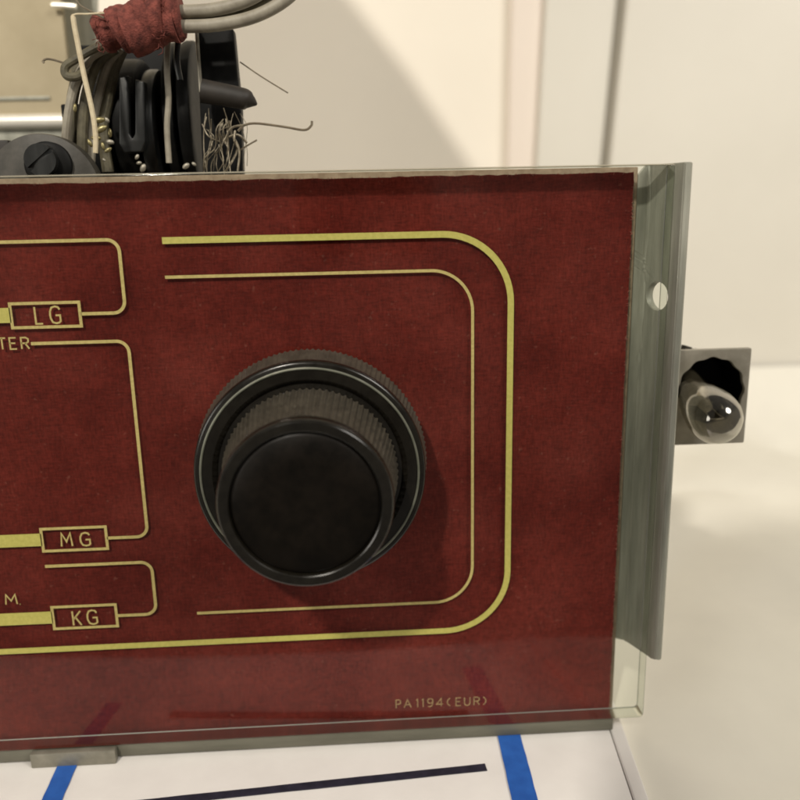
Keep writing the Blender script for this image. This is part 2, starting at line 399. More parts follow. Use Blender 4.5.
# ---- red board behind the glass, its cut edge uneven and fuzzy
YB = .0051
rx1 = (P2(631, 182, YB)[0]+P2(611, 715, YB)[0])/2
rz1 = (P2(0, 184, YB)[1]+P2(620, 173, YB)[1])/2
rz0 = gz0-.0027
out = []
def jit(a, b, n, amp):
    for k in range(n):
        t = k/n; out.append((a[0]+(b[0]-a[0])*t+random.uniform(-amp, amp), a[1]+(b[1]-a[1])*t+random.uniform(-amp, amp)))
jit((gx0, rz0), (rx1, rz0), 90, .00012); jit((rx1, rz0), (rx1, rz1), 60, .00008); jit((rx1, rz1), (gx0, rz1), 90, .00012); jit((gx0, rz1), (gx0, rz0), 8, 0)
board = prism('backing_board', out, .002, YB, M['red'], radio, smooth=False)
bm = bmesh.new()
for a, b, n in (((rx1, rz0), (rx1, rz1), 150), ((rx1, rz1), (gx0, rz1), 50)):
    for k in range(n*4):
        t = random.random(); x = a[0]+(b[0]-a[0])*t; z = a[1]+(b[1]-a[1])*t
        an = (0 if a[0] == b[0] else PI/2)+random.uniform(-1.1, 1.1); l = random.uniform(.0001, .00034) if a[0] == b[0] else random.uniform(.0001, .0003)
        y = YB+random.uniform(-.0002, .0016)
        tube_bm(bm, [(x-math.cos(an)*.0004, y, z-math.sin(an)*.0004), (x+math.cos(an)*l*.4, y-random.uniform(0, .0003), z+math.sin(an)*l*.4), (x+math.cos(an+.5)*l*.8, y-.0002, z+math.sin(an+.5)*l*.8)], .00005, 3, smooth=False)
bm_obj('frayed_edge', bm, M['redge'], board, smooth=False)

bm = bmesh.new(); box_bm(bm, gx0, rx1+.0016, YB+.0023, YB+.0040, .0004, gz1-.0002); bev(bm, .0002)
bm_obj('cardboard_backing', bm, M['cardb'], radio)

# ---- double knob
kx, kz = at(312.5, 461, -.002).x, at(310, 462, -.002).z
def rad(l, r, y, Y): return (at(r, y, Y).x-at(l, y, Y).x)/2
h1, h2 = -.0100, -.0262
R1 = rad(194.5, 426, 470, h1); RR = rad(202, 420.5, 478, h1); R2b = rad(220, 398, 477, h1); R2 = rad(217.5, 396, 506, h2); RC = rad(234.5, 386, 508, h2)
prof = [(0, -.0012), (R1*.95, -.0012), (R1*1.05, -.0018), (R1*1.003, h1+.0020), (R1*1.008, h1+.0016), (R1*1.010, h1+.0010), (R1*1.006, h1+.0005), (R1*.998, h1+.0002), (R1*.987, h1+.00005), (R1*.975, h1), (RR+.0003, h1-.0001), (RR+.00022, h1+.0003), (RR-.0003, h1+.0003), (RR-.0004, h1-.0001), (R2b*1.10, h1+.0002), (R2b*1.04, h1+.0012), (0, h1+.0012)]
NK = 132*6
knob = lathe('control_knob', prof, kx, kz, [M['bakelite'], M['knurl']], radio, n=NK, knurl=(2, 3, 132, .00030), angle=30)
for p in knob.data.polygons:
    y = p.center.y+.03; r = math.hypot(p.center.x-kx, p.center.z-kz)
    if h1+.0019 < y < -.0017 and r > R1*.96: p.material_index = 1
lathe('indicator_ring', [(RR-.00026, h1+.00028), (RR-.00024, h1-.00006), (RR-.00004, h1-.00014), (RR+.00018, h1-.00006), (RR+.00020, h1+.00028)], kx, kz, M['ring'], knob, n=160)
prof = [(0, h1+.0010), (R2b*.98, h1+.0010), (R2b, h1+.0008), (R2*.985, h2+.0036), (R2*1.0, h2+.0030), (R2*1.012, h2+.0018), (R2*1.011, h2+.0011), (R2*1.003, h2+.0005), (R2*.99, h2+.00018), (R2*.975, h2+.00002), (R2*.955, h2), (RC*1.035, h2), (RC*1.02, h2+.00012), (RC*1.01, h2+.0004), (RC*1.004, h2+.0009), (RC*1.0, h2+.0014), (0, h2+.0014)]
inner = lathe('inner_knob', prof, kx, kz, [M['bakelite'], M['knurl']], knob, n=84*8, knurl=(2, 3, 84, .00042), angle=30)
for p in inner.data.polygons:
    y = p.center.y+.03
    if h2+.0033 < y < h1+.0009 and p.normal.y > -.8: p.material_index = 1
lathe('knob_cap', [(RC*.99, h2+.0013), (RC*.985, h2+.0007), (RC*.95, h2+.0004), (RC*.6, h2+.0001), (0, h2-.0001)], kx, kz, M['capface'], knob, n=96)

# ---- side bracket: inclined sheet-metal cheek with a hole
xr = (P2(690, 200, 0)[0]+P2(662, 650, 0)[0])/2
th = math.radians(62); dirv = Vector((-math.cos(th), math.sin(th)))      # from the rim: left and back
bt, bb = gz1+.0002, P2(662, 660, 0)[1]
LEN = .030
# outline in (s, z): s runs from the rim backwards
top = bt
brk = [(0, bb+.0004), (.0012, bb), (.0095, bb+.0001), (.0140, bb+.0008), (LEN, bb+.0016), (LEN, top-.004), (.0150, top-.004), (.0118, top), (0, top)]
sh = None
PLAN = [Vector((0, 0)), Vector((-.0007, .0022)), Vector((-.0036, .0086)), Vector((-.0042, .0093)), Vector((-.0050, .0097)), Vector((-.0082, .0104)), Vector((-.0090, .0110)), Vector((-.0095, .030))]
def br_pt(s, z, off=0):
    for a, b in zip(PLAN, PLAN[1:]):
        l = (b-a).length
        if s <= l or b is PLAN[-1]: break
        s -= l
    t = (b-a).normalized(); p = a+t*s
    return Vector((xr+p.x-t.y*off, .0002+p.y+t.x*off, z))
hz_c = at(655, 296, .005)
s_h = .0056
hole = circle(s_h, hz_c.z, .0029, 28)
me = prism_mesh(brk, [hole], .0018, .00012)
bm = bmesh.new(); bm.from_mesh(me); acc = 0
for a, b in zip(PLAN, PLAN[1:-1]):
    acc += (b-a).length
    bmesh.ops.bisect_plane(bm, geom=bm.verts[:]+bm.edges[:]+bm.faces[:], plane_co=(acc, 0, 0), plane_no=(1, 0, 0))
bmesh.ops.triangulate(bm, faces=[f for f in bm.faces if len(f.verts) > 4])
bm.to_mesh(me); bm.free()
for v in me.vertices:
    s, y, z = v.co
    # rolled rim and a shallow pressed step so the sheet is not flat
    off = y
    v.co = br_pt(s, z, off)
bm = bmesh.new(); bm.from_mesh(me)
bmesh.ops.recalc_face_normals(bm, faces=bm.faces); bm.to_mesh(me); bm.free()
bracket = finish('side_bracket', me, M['steel'], radio, smooth=False)
bm = bmesh.new()
tube_bm(bm, [br_pt(.0001, bb+.0006, .0009), br_pt(.0001, top-.0002, .0009)], .00085, 10, smooth=False)
bm_obj('rolled_rim', bm, M['steel'], bracket)
bm = bmesh.new()                                                     # pressed rib next to the rim
tube_bm(bm, [br_pt(.0033, bb+.003, .0001), br_pt(.0033, top-.012, .0001), br_pt(.0026, top-.008, .0001), br_pt(.0012, top-.004, .0001)], .00030, 8)
bm_obj('pressed_rib', bm, M['steel'], bracket)

# ---- dial lamp on its square plate
YL = .016
c = [at(660, 351.5, YL), at(748, 347.5, YL), at(748, 440, YL), at(660, 448.5, YL)]
x0, x1 = c[0].x, (c[1].x+c[2].x)/2; z1, z0 = (c[0].z+c[1].z)/2, (c[2].z+c[3].z)/2
hc = at(711, 391, YL)
hr = rad(678, 744, 391, YL)
holder = prism('lamp_holder', rounded([(x0, z0), (x1, z0), (x1, z1), (x0, z1)], .0004, 3), .0012, YL, M['holder'], radio, holes=[circle(hc.x, hc.z, hr, 72, hr*.025, 12)], bevel=.00012)
lathe('lamp_socket', [(hr*1.16, YL+.0013), (hr*1.14, YL+.004), (hr*1.0, YL+.012), (0, YL+.013), (0, YL+.012), (hr*.95, YL+.011), (hr*1.08, YL+.004), (hr*1.10, YL+.0013)], hc.x, hc.z, M['black'], holder, n=48)
tube('fixing_stud', [at(686, 352, YL+.004), at(686, 349, YL+.004), at(687, 346, YL+.004)], .0012, M['darkgrey'], holder)
# bulb: drooping out of its socket towards the viewer
bc = at(711.5, 413, YL-.006); br_ = rad(682, 737.5, 412, YL-.006)
axis = (bc-Vector((hc.x-.0045, YL+.007, hc.z+.003))).normalized()
rotm = axis.to_track_quat('-Y', 'Z').to_matrix().to_4x4()
bm = bmesh.new()
prof = [(.0030, .0145), (.0031, .011), (br_*.66, .0072), (br_*.84, .0036), (br_*.93, .0002), (br_*.91, -br_*.40), (br_*.80, -br_*.72), (br_*.58, -br_*.98), (br_*.29, -br_*1.12), (0, -br_*1.16)]
lathe_bm(bm, prof, 0, 0, 48); bm.transform(Matrix.Translation(bc) @ rotm)
bulb = bm_obj('bulb', bm, M['bulb'], holder, angle=80)
bm = bmesh.new()
lathe_bm(bm, [(0, .016), (.0028, .016), (.0029, .006), (.0016, .0045), (.0011, .0015), (0, .0010)], 0, 0, 24)
for s in (-1, 1): tube_bm(bm, [(s*.0008, .004, 0), (s*.0012, .0, 0), (s*.0016, -.0022, .0003)], .00014, 6)
tube_bm(bm, [(-.0016, -.0022, .0003), (-.0006, -.0027, .0006), (.0006, -.0027, .0006), (.0016, -.0022, .0003)], .00022, 6)
bm.transform(Matrix.Translation(bc) @ rotm)
bm_obj('lamp_filament', bm, M['tin'], holder)

# ---- dark strip standing in for the shaded gap under the glass, and the clip
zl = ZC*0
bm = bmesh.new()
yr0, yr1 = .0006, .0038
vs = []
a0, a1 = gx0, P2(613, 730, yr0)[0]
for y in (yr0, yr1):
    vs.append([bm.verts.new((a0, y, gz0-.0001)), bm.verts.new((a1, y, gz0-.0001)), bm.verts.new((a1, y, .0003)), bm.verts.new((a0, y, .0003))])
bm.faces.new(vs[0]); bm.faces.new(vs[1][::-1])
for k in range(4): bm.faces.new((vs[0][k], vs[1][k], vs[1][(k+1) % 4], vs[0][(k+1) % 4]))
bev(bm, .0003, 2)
gap_fill = bm_obj('under_glass_shade', bm, M['gap_fill'], radio)
ca, cb = at(30, 757, -.0012), at(115, 751, -.0012)
zc0 = at(70, 766, -.0012).z
bm = bmesh.new(); box_bm(bm, ca.x, cb.x, -.0014, .0004, zc0, gz0-.0001); bev(bm, .00025, 2)
bm_obj('glass_clip', bm, M['clip'], radio)

# ================================================================== works behind the dial
# cream metal plate; its flared unseen top is added to cast the wall shadow
LD = Vector((.057, .148, -.1235))          # direction the key light travels
LAMP = Vector((.03, .1, .08))-LD.normalized()*1.3
WY = .25
YP = .10
def shade(px, py):                          # where, at depth YP, the light passes that lands on the wall there
    w = at(px, py, WY); k = (WY-YP)/(WY-LAMP.y); q = w.lerp(LAMP, k)
    return (q.x, q.z)
e1, e2, e3, e4 = shade(310, -45), shade(350, 0), shade(410, 76), shade(470, 165)
e5 = shade(500, 215)
zlow = shade(350, 235)[1]
pl, pr = P2(-90, 100, YP)[0], P2(68, 60, YP)[0]
zb = P2(30, 122, YP)[1]
outl = [(pl, zb), (pr, zb), (pr, zlow), (e5[0]+.004, zlow), e5, e4, e3, e2, e1, shade(240, -110), (pl, shade(240, -110)[1])]
plate = prism('plate_with_shade_flare', outl, .0015, YP, M['cream'], radio, bevel=.0003, smooth=False)
tube('rolled_edge', [(pl, YP-.001, zb), (pr+.0008, YP-.001, zb)], .0021, M['edge_glint'], plate, sides=16)
bm = bmesh.new(); box_bm(bm, pl, pr-.0005, YP-.0004, YP+.004, P2(30, 150, YP)[1], zb-.0015); bev(bm, .0004, 2)
bm_obj('grey_flange', bm, M['steel'], plate)
gp = [P2(60, -60, YP+.02), P2(101, -60, YP+.02), P2(100, 84, YP+.02), P2(60, 86, YP+.02)]
prism('grey_panel', gp[::-1], .002, YP+.016, M['steel'], plate, bevel=.0003)
tube('pressed_seam', [(pl, YP-.0001, P2(30, 99, YP)[1]), (P2(50, 98, YP)[0], YP-.0001, P2(30, 98.5, YP)[1])], .0006, M['steel'], plate, sides=8)
tube('bright_lip', [at(52, 5, YP-.002), at(64, 5.5, YP-.002), at(76, 6.5, YP-.002)], .0007, M['edge_glint'], plate)
bm = bmesh.new(); box_bm(bm, P2(-90, 150, YP)[0], P2(232, 150, YP)[0], .030, YP+.010, .012, P2(30, 172, .03)[1]-.003); bev(bm, .001, 2)
bm_obj('chassis_base', bm, M['darkgrey'], radio)

# grey phenolic disc with slotted screw
YD = .018
dc = at(44, 192, YD); dr = (at(104, 192, YD).x-at(-16, 192, YD).x)/2*.96
disc = lathe('mounting_disc', [(0, YD+.003), (dr, YD+.003), (dr, YD+.0008), (dr*.985, YD), (dr*.6, YD-.0014), (0, YD-.002)], dc.x, dc.z, M['darkgrey'], radio, n=72)
sc_ = at(42, 160, YD-.003); sr = .0031
lathe('screw_washer', [(0, YD), (sr*1.5, YD), (sr*1.5, YD-.0019), (sr*1.25, YD-.0024), (0, YD-.0024)], sc_.x+.0006, sc_.z-.001, M['black'], disc, n=40)
bm = bmesh.new(); lathe_bm(bm, [(0, .002), (sr, .002), (sr, -.0006), (sr*.92, -.0012), (sr*.5, -.0017), (0, -.0019)], 0, 0, 40)
cut = bm
me = bpy.data.meshes.new('screw'); bm.to_mesh(me); bm.free()
# slot made of two raised half-heads
bm = bmesh.new()
for sgn in (-1, 1):
    arcp = [(sr*.96*math.cos(a), sgn*(.00045+abs(sr*.86*math.sin(a)))) for a in (PI*k/14 for k in range(15))]
    pts = arcp if sgn > 0 else arcp[::-1]
    f = [bm.verts.new((x, -.0022, z)) for x, z in pts]; b = [bm.verts.new((x, -.0008, z)) for x, z in pts]
    bm.faces.new(f); bm.faces.new(b[::-1])
    for k in range(15): bm.faces.new((f[k], b[k], b[(k+1) % 15], f[(k+1) % 15]))
bm.from_mesh(me); bpy.data.meshes.remove(me)
bm.transform(Matrix.Translation((sc_.x, YD-.002, sc_.z)) @ Matrix.Rotation(math.radians(-38), 4, 'Y'))
bm_obj('slotted_screw', bm, M['gunmetal'], disc)
bm = bmesh.new()
a, b = at(-20, 141, .03), at(14, 158, .03)
box_bm(bm, a.x, b.x, .028, .034, b.z-.006, a.z); bev(bm, .0004)
bm_obj('dark_block', bm, M['brown'], radio)

# switch body: stacked black plates seen edge-on
YS = .026
def slab(bm, pxl, pxr, pyt, pyb, Y0, Y1, w=.0004, lean=0):
    a, b = at(pxl, pyt, Y0), at(pxr, pyb, Y0)
    vs = box_bm(bm, a.x, b.x, Y0, Y1, b.z, a.z)
    for v in vs:
        if v.co.z > (a.z+b.z)/2: v.co.x += lean
    return vs
switch = bpy.data.objects
def slabs(name, lst, m, parent, bevel=.0004):
    bm = bmesh.new()
    for s in lst: slab(bm, *s)
    bev(bm, bevel, 2)
    return bm_obj(name, bm, m, parent)
def discs(name, lst, m, parent):
    bm = bmesh.new()
    for pl_, pr_, pt, R, Yc in lst:
        a, b = at(pl_, pt, Yc), at(pr_, pt, Yc); w = (b.x-a.x)/2; e = min(w*.5, .0008)
        tmp = bmesh.new(); lathe_bm(tmp, [(0, -w), (R*.82, -w), (R-e, -w*.96), (R-e*.3, -w*.8), (R, -w*.4), (R, w*.4), (R-e*.3, w*.8), (R-e, w*.96), (R*.82, w), (0, w)], 0, 0, 72)
        tmp.transform(Matrix.Translation(((a.x+b.x)/2, Yc, a.z-R)) @ Matrix.Rotation(PI/2, 4, 'Z'))
        t = bpy.data.meshes.new('t'); tmp.to_mesh(t); tmp.free(); bm.from_mesh(t); bpy.data.meshes.remove(t)
    return bm_obj(name, bm, m, parent)
sw = discs('wafer_switch', [(122, 146, 60, .0150, YS+.017), (172, 183, 44, .0175, YS+.020), (186, 199, 42, .0180, YS+.020)], M['black'], radio)
discs('switch_wafer', [(111, 120, 52, .0165, YS+.019)], M['gunmetal'], sw)
discs('switch_wafer', [(148, 163, 70, .0138, YS+.0155)], M['gunmetal'], sw)
slabs('switch_housing', [(60, 116, 104, 178, YS+.012, YS+.028), (78, 204, 45, 178, YS+.031, YS+.034)], M['black'], sw)
# rounded grey wafer frame with a slot (U shape)
u = [(120, 78), (129, 76), (130, 134), (133, 139), (136, 134), (136, 80), (145, 82), (146, 142), (142, 152), (125, 153), (120, 144)]
prism('wafer_frame', rounded([P2(x, y, YS) for x, y in u][::-1], .00022, 3), .003, YS-.0008, M['gunmetal'], sw, bevel=.0003)
tube('contact_strip', [at(168, 38, YS), at(167, 70, YS), at(168.5, 100, YS), at(167, 128, YS), at(169, 163, YS)], .00062, M['greywire'], sw)
tube('contact_strip', [at(196.5, 28, YS), at(198.5, 58, YS), at(201, 92, YS)], .00040, M['tin'], sw)
tube('contact_strip', [at(178, 40, YS), at(177, 62, YS), at(180, 80, YS)], .00065, M['gunmetal'], sw)
bm = bmesh.new()
for px, py in ((139, 163), (143, 168), (186, 166), (194, 164), (137, 157), (107, 120), (110, 142), (104, 160)):
    q = at(px, py, YS-.001)
    bmesh.ops.create_icosphere(bm, subdivisions=2, radius=random.uniform(.0003, .0006), matrix=Matrix.Translation(q) @ Matrix.Rotation(random.random()*3, 4, 'Y') @ Matrix.Diagonal((1, .7, 1.6, 1)))
bm_obj('solder_joints', bm, M['tin'], sw)
# tall black plate
tall = prism('phenolic_plate', rounded([P2(203, 182, YS+.002), P2(243, 182, YS+.002), P2(241, 110, YS+.002), P2(233, 26, YS+.002), P2(196, 22, YS+.002)], [.0002, .0002, .0002, .0012, .0006], 5), .004, YS+.002, M['black'], radio, bevel=.0004)
# brown sleeve end pointing right
tube('sleeve_end', [at(202, 91, YS-.003), at(222, 94.5, YS-.003), at(244, 99, YS-.003), at(251, 101.5, YS-.003), at(257, 104.5, YS-.003)], lambda t: .0024-.0005*t if t < .50 else .00215*(1-.9*((t-.50)/.5)**1.3), M['brown'], radio, sides=24)
# frayed strands
bm = bmesh.new()
for k in range(19):
    x = random.uniform(205, 243); y = random.uniform(108, 135)
    pts = [at(x, y, YS-.002-random.random()*.003)]
    n = random.randint(3, 5); dx = random.uniform(-5, 5)
    for j in range(n):
        x = min(247, max(204, x+dx+random.uniform(-7, 7))); y += (176-y)/(n-j)*random.uniform(.6, 1.0)
        pts.append(at(x, y, YS-.002-random.random()*.004))
    tube_bm(bm, pts, random.choice((.00007, .0001, .00013, .00022)), 5, n=4)
for k in range(8):
    x, y = 222+random.uniform(-5, 5), 140+random.uniform(-6, 6); an = random.uniform(0, 6.28); l = random.uniform(14, 28)
    tube_bm(bm, [at(x, y, YS-.004), at(x+math.cos(an)*l*.5, y+math.sin(an)*l*.6, YS-.005), at(min(247, x+math.cos(an+.4)*l), min(172, y+math.sin(an+.4)*l), YS-.004)], random.choice((.0001, .00015, .00024)), 5, n=4)
bm_obj('frayed_strands', bm, M['strand'], radio)
tube('stray_wire', [at(240, 62, YS), at(262, 77, YS), at(288, 93, YS)], .00015, M['thinwire'], radio, sides=6)
tube('stray_wire', [at(238, 131, YS-.003), at(245, 125, YS-.003), at(258, 123.5, YS-.003), at(285, 127, YS-.003), at(304, 130, YS-.003), at(311, 126, YS-.003), at(312, 121, YS-.003)], .00026, M['thinwire'], radio, sides=6)
tube('stray_wire', [at(240, 150, YS-.003), at(250, 144, YS-.003), at(257, 140, YS-.003)], .00018, M['thinwire'], radio, sides=6)

# cable bundle with red cloth wrap
YW = .020
wires = [
    [at(150, 14, YW), at(172, 12, YW), at(210, 10, YW), at(240, 3, YW), at(262, -8, YW), at(280, -24, YW)],
    [at(150, 26, YW-.001), at(178, 26.5, YW-.001), at(215, 25, YW-.001), at(250, 18, YW-.001), at(278, 5, YW-.001), at(298, -12, YW-.001), at(312, -34, YW-.001)],
    [at(150, 18, YW+.002), at(180, 18.5, YW+.002), at(222, 15, YW+.002), at(252, 6, YW+.002), at(275, -8, YW+.002), at(290, -26, YW+.002)],
]
for p, r, m in zip(wires, (.00125, .00125, .0010), ('greywire', 'greywire', 'olivewire')):
    tube('sleeved_wire', p, r, M[m], radio, sides=12)
wr = [at(99, 36, YW), at(112, 30, YW), at(130, 24, YW), at(150, 20, YW), at(172, 16, YW), at(182, 15, YW)]
bm = bmesh.new(); tube_bm(bm, wr, lambda t: .0032+.0012*t+.0004*math.sin(t*9)+.0003*math.sin(t*23), 22)
for v in bm.verts: v.co += Vector((random.uniform(-1, 1), random.uniform(-1, 1), random.uniform(-1, 1)))*.00013
wrap = bm_obj('cloth_wrap', bm, M['wrap'], radio, angle=60)
bm = bmesh.new()                                # the loose turn of tape, its edge standing off the wrap
tube_bm(bm, [at(128, 34, YW-.001), at(146, 28, YW-.001), at(163, 24, YW-.001), at(176, 22, YW-.001)], lambda t: .0041+.0006*math.sin(t*5+1), 22)
bm_obj('tape_turn', bm, M['wrap'], wrap, angle=60)
for i, (x, y, lean, rr) in enumerate(((122, 30, -5, .0043), (136, 26, 4, .0046), (148, 23, -3, .0049), (158, 20, 6, .0051))):
    bm = bmesh.new()
    tube_bm(bm, [at(x-7, y+2, YW-.0006), at(x, y, YW-.0006), at(x+7, y-2, YW-.0006)], lambda t: rr*(1-.10*abs(2*t-1)**3), 40, n=5)
    for v in bm.verts: v.co += Vector((1, 0, 0))*(v.co.z-at(x, y, YW).z)*lean*.04 + Vector((0, 0, 1))*.00012*math.sin(v.co.x*5200)
    bm_obj('tape_turn', bm, M['wrap'], wrap, angle=50)
bm = bmesh.new()
for k in range(34):
    x, y = random.choice(((97, 40), (99, 33), (104, 48), (165, 30), (163, 8), (160, 42)))
    x += random.uniform(-3, 3); y += random.uniform(-7, 7); an = random.uniform(0, 6.28)
    tube_bm(bm, [at(x, y, YW-.003), at(x+4*math.cos(an), y+4*math.sin(an), YW-.0045), at(x+8*math.cos(an+.5), y+8*math.sin(an+.5), YW-.004)], .00007, 4, n=3)
bm_obj('loose_threads', bm, M['wrap'], wrap)
# wires leaving the wrap to the left and down
lw = [
    ([at(118, 42, YW+.002), at(98, 47, YW+.001), at(78, 58, YW), at(66, 66, YW), at(66, 75, YW), at(75, 77, YW), at(86, 70, YW+.002)], .00085, 'olivewire'),
    ([at(112, 46, YW+.003), at(90, 58, YW+.003), at(76, 82, YW+.003), at(69, 110, YW+.003), at(66, 140, YW+.003), at(68, 172, YW+.003)], .0009, 'greywire'),
    ([at(116, 48, YW+.005), at(98, 62, YW+.005), at(88, 88, YW+.005), at(83, 118, YW+.005), at(82, 172, YW+.005)], .0011, 'olivewire'),
    ([at(120, 48, YW+.007), at(108, 64, YW+.007), at(100, 90, YW+.007), at(93, 120, YW+.007), at(90, 172, YW+.007)], .0010, 'greywire'),
    ([at(122, 50, YW+.008), at(114, 70, YW+.008), at(108, 100, YW+.008), at(103, 130, YW+.008), at(108, 172, YW+.008)], .0012, 'olivewire'),
    ([at(110, 46, YW+.006), at(84, 66, YW+.007), at(73, 96, YW+.007), at(72, 130, YW+.007), at(76, 172, YW+.007)], .0012, 'olivewire'),
]
for p, r, m in lw: tube('sleeved_wire', p, r, M[m], radio, sides=10)
bm = bmesh.new()
for px, py, s in ((99, 120, 2.2), (101, 129, 2.4), (96, 138, 1.8), (110, 133, 1.5), (108, 150, 1.5), (75, 108, 1.5), (103, 146, 1.4), (90, 143, 1.5)):
    bmesh.ops.create_icosphere(bm, subdivisions=2, radius=.0004*s, matrix=Matrix.Translation(at(px, py, YW-.001)) @ Matrix.Rotation(random.random()*3, 4, 'Y') @ Matrix.Diagonal((.7, .6, 1.5, 1)))
bm_obj('brass_terminals', bm, M['brass'], radio)
tube('cream_wire', [at(104, 13, YW-.006), at(88, 14, YW-.006), at(75, 14.5, YW-.006), at(73.5, 20, YW-.006), at(78, 45, YW-.006), at(84, 75, YW-.006), at(92, 110, YW-.006), at(95.5, 135, YW-.006), at(95.5, 153, YW-.006)], lambda t: .00018+.00034*min(1, max(0, (t-.27)*12)), M['creamwire'], radio, sides=8)
tube('stray_wire', [at(64, 63, YW+.002), at(54, 60, YW+.002), at(47, 59, YW+.002), at(43, 61, YW+.002), at(44, 63, YW+.002)], .00022, M['thinwire'], radio, sides=6)
tube('stray_wire', [at(73, -6, YW-.004), at(80, 5, YW-.004), at(92, 12, YW-.004), at(104, 18, YW-.004)], .0002, M['thinwire'], radio, sides=6)

# ================================================================== white card with printed stripes
TT = -.0022                                     # tabletop lies below the card
c1, c2 = on_table(607, 722), on_table(633, 800)
d = (c2-c1).normalized()
far_r = c1-d*((c1.y-.012)/d.y); near_r = c1+d*((-.0385-c1.y)/d.y)
xl = -.16
card = bpy.data.objects.new('card_sheet', None)
bm = bmesh.new()
out = [(xl, -.0385), (near_r.x, -.0385), (far_r.x, .012), (xl, .012)]
me = prism_mesh(out, [], .0019, .0002)
me.transform(Matrix(((1,0,0,0),(0,0,1,0),(0,-1,0,0),(0,0,0,1))))
me.transform(Matrix.Translation((0, 0, 0)))
bpy.data.objects.remove(card)
for v in me.vertices: pass
zs = [v.co.z for v in me.vertices]; ys = [v.co.y for v in me.vertices]
me2 = bpy.data.meshes.new('card_sheet')
bm = bmesh.new()
lo = [bm.verts.new((x, y, TT+.0001)) for x, y in out]; hi = [bm.verts.new((x, y, 0)) for x, y in out]
bm.faces.new(hi); bm.faces.new(lo[::-1])
for k in range(4): bm.faces.new((lo[k], lo[(k+1) % 4], hi[(k+1) % 4], hi[k]))
bev(bm, .0003, 2)
bpy.data.meshes.remove(me)
card = bm_obj('card_sheet', bm, M['card'], None)
card['label'] = 'white card with blue and black stripes lying under the radio dial'; card['category'] = 'card'
def stripe(name, a, b, w0, w1, m, label, z=.0003):
    bm = bmesh.new(); A, B = on_table(*a), on_table(*b); A.z = B.z = z
    t = (B-A).normalized(); n = Vector((-t.y, t.x, 0))
    v = [A+n*w0/2, B+n*w1/2, B-n*w1/2, A-n*w0/2]
    N = 14; L = []; Rr = []
    for k in range(N+1):
        f = k/N; p = A.lerp(B, f); ww = (w0+(w1-w0)*f)/2; j = random.uniform(-1, 1)*.00005
        L.append(bm.verts.new(p+n*(ww+j))); Rr.append(bm.verts.new(p-n*(ww+random.uniform(-1, 1)*.00005)))
    for k in range(N): bm.faces.new((L[k], Rr[k], Rr[k+1], L[k+1]))
    g = bmesh.ops.extrude_face_region(bm, geom=bm.faces[:])
    for e in g['geom']:
        if isinstance(e, bmesh.types.BMVert): e.co.z -= .00018
    return bm_obj(name, bm, M[m], card, smooth=False, label=label)
def width(px0, px1, py): return (on_table(px1, py)-on_table(px0, py)).length
wl = width(53, 77, 782)*.80; wr_ = width(498, 523, 742)*.93
A, B = on_table(72, 756), on_table(52.5, 800)
stripe('blue_stripe', (72, 756), (40, 828), wl, wl, 'blue', None)
stripe('blue_stripe', (506, 724), (532, 830), wr_, wr_, 'blue', None)
stripe('black_stripe', (130, 805.5), (486, 768), .0020, .0021, 'navy', None)
# folded double edge along the right side of the card
q = Vector((d.y, -d.x, 0)); q = q if q.x > 0 else -q
bm = bmesh.new()
s0, s1 = far_r, near_r
for off, w, zt in ((.00018, .0030, .0003),):
    base = [s0+q*off, s1+q*off, s1+q*(off+w), s0+q*(off+w)]
    lo = [bm.verts.new((p.x, p.y, TT+.0001)) for p in base]; hi = [bm.verts.new((p.x, p.y, zt)) for p in base]
    bm.faces.new(hi); bm.faces.new(lo[::-1])
    for k in range(4): bm.faces.new((lo[k], lo[(k+1) % 4], hi[(k+1) % 4], hi[k]))
bev(bm, .0004, 3)
bm_obj('folded_edge', bm, M['card'], card)

# ================================================================== setting: table, wall, trim
bm = bmesh.new()
nx, ny = 240, 120
grid = {}
from mathutils import noise
X0, X1, Y0, Y1 = -.7, .9, -.041, WY-.0085
def warp(i, n, a, b, c):           # denser cells near the subject
    t = i/n; return a+(b-a)*t
for i in range(nx+1):
    for j in range(ny+1):
        x = warp(i, nx, X0, X1, .1); y = warp(j, ny, Y0, Y1, .1)
        w = min(1, max(0, (x-.062)/.03))*min(1, max(0, (.24-y)/.03))
        h = .0085*abs(noise.noise(Vector((x*13+y*6, y*11-x*4, 1))))**.8+.0040*noise.noise(Vector((x*22-y*17, y*14, 9)))+.0009*noise.noise(Vector((x*34+y*20, y*16, 4)))
        c = max(0, (y-(Y1-.055))/.055); grid[i, j] = bm.verts.new((x, y, TT+w*(h-.0035)+.034*c**3.6))
for i in range(nx):
    for j in range(ny): bm.faces.new((grid[i, j], grid[i+1, j], grid[i+1, j+1], grid[i, j+1]))
tab = bm_obj('tabletop', bm, M['cloth'], None); tab['kind'] = 'structure'
bm = bmesh.new()
xw1 = at(512, 80, WY).x
box_bm(bm, -1.0, 1.3, WY, WY+.05, -.4, 1.0)
wall = bm_obj('wall', bm, M['wall'], None, smooth=False); wall['kind'] = 'structure'
frame = thing('door_frame', 'pale painted door casing with a thin grey gap, on the wall behind the radio', 'door frame', (at(560, 430, WY).x, WY, TT))
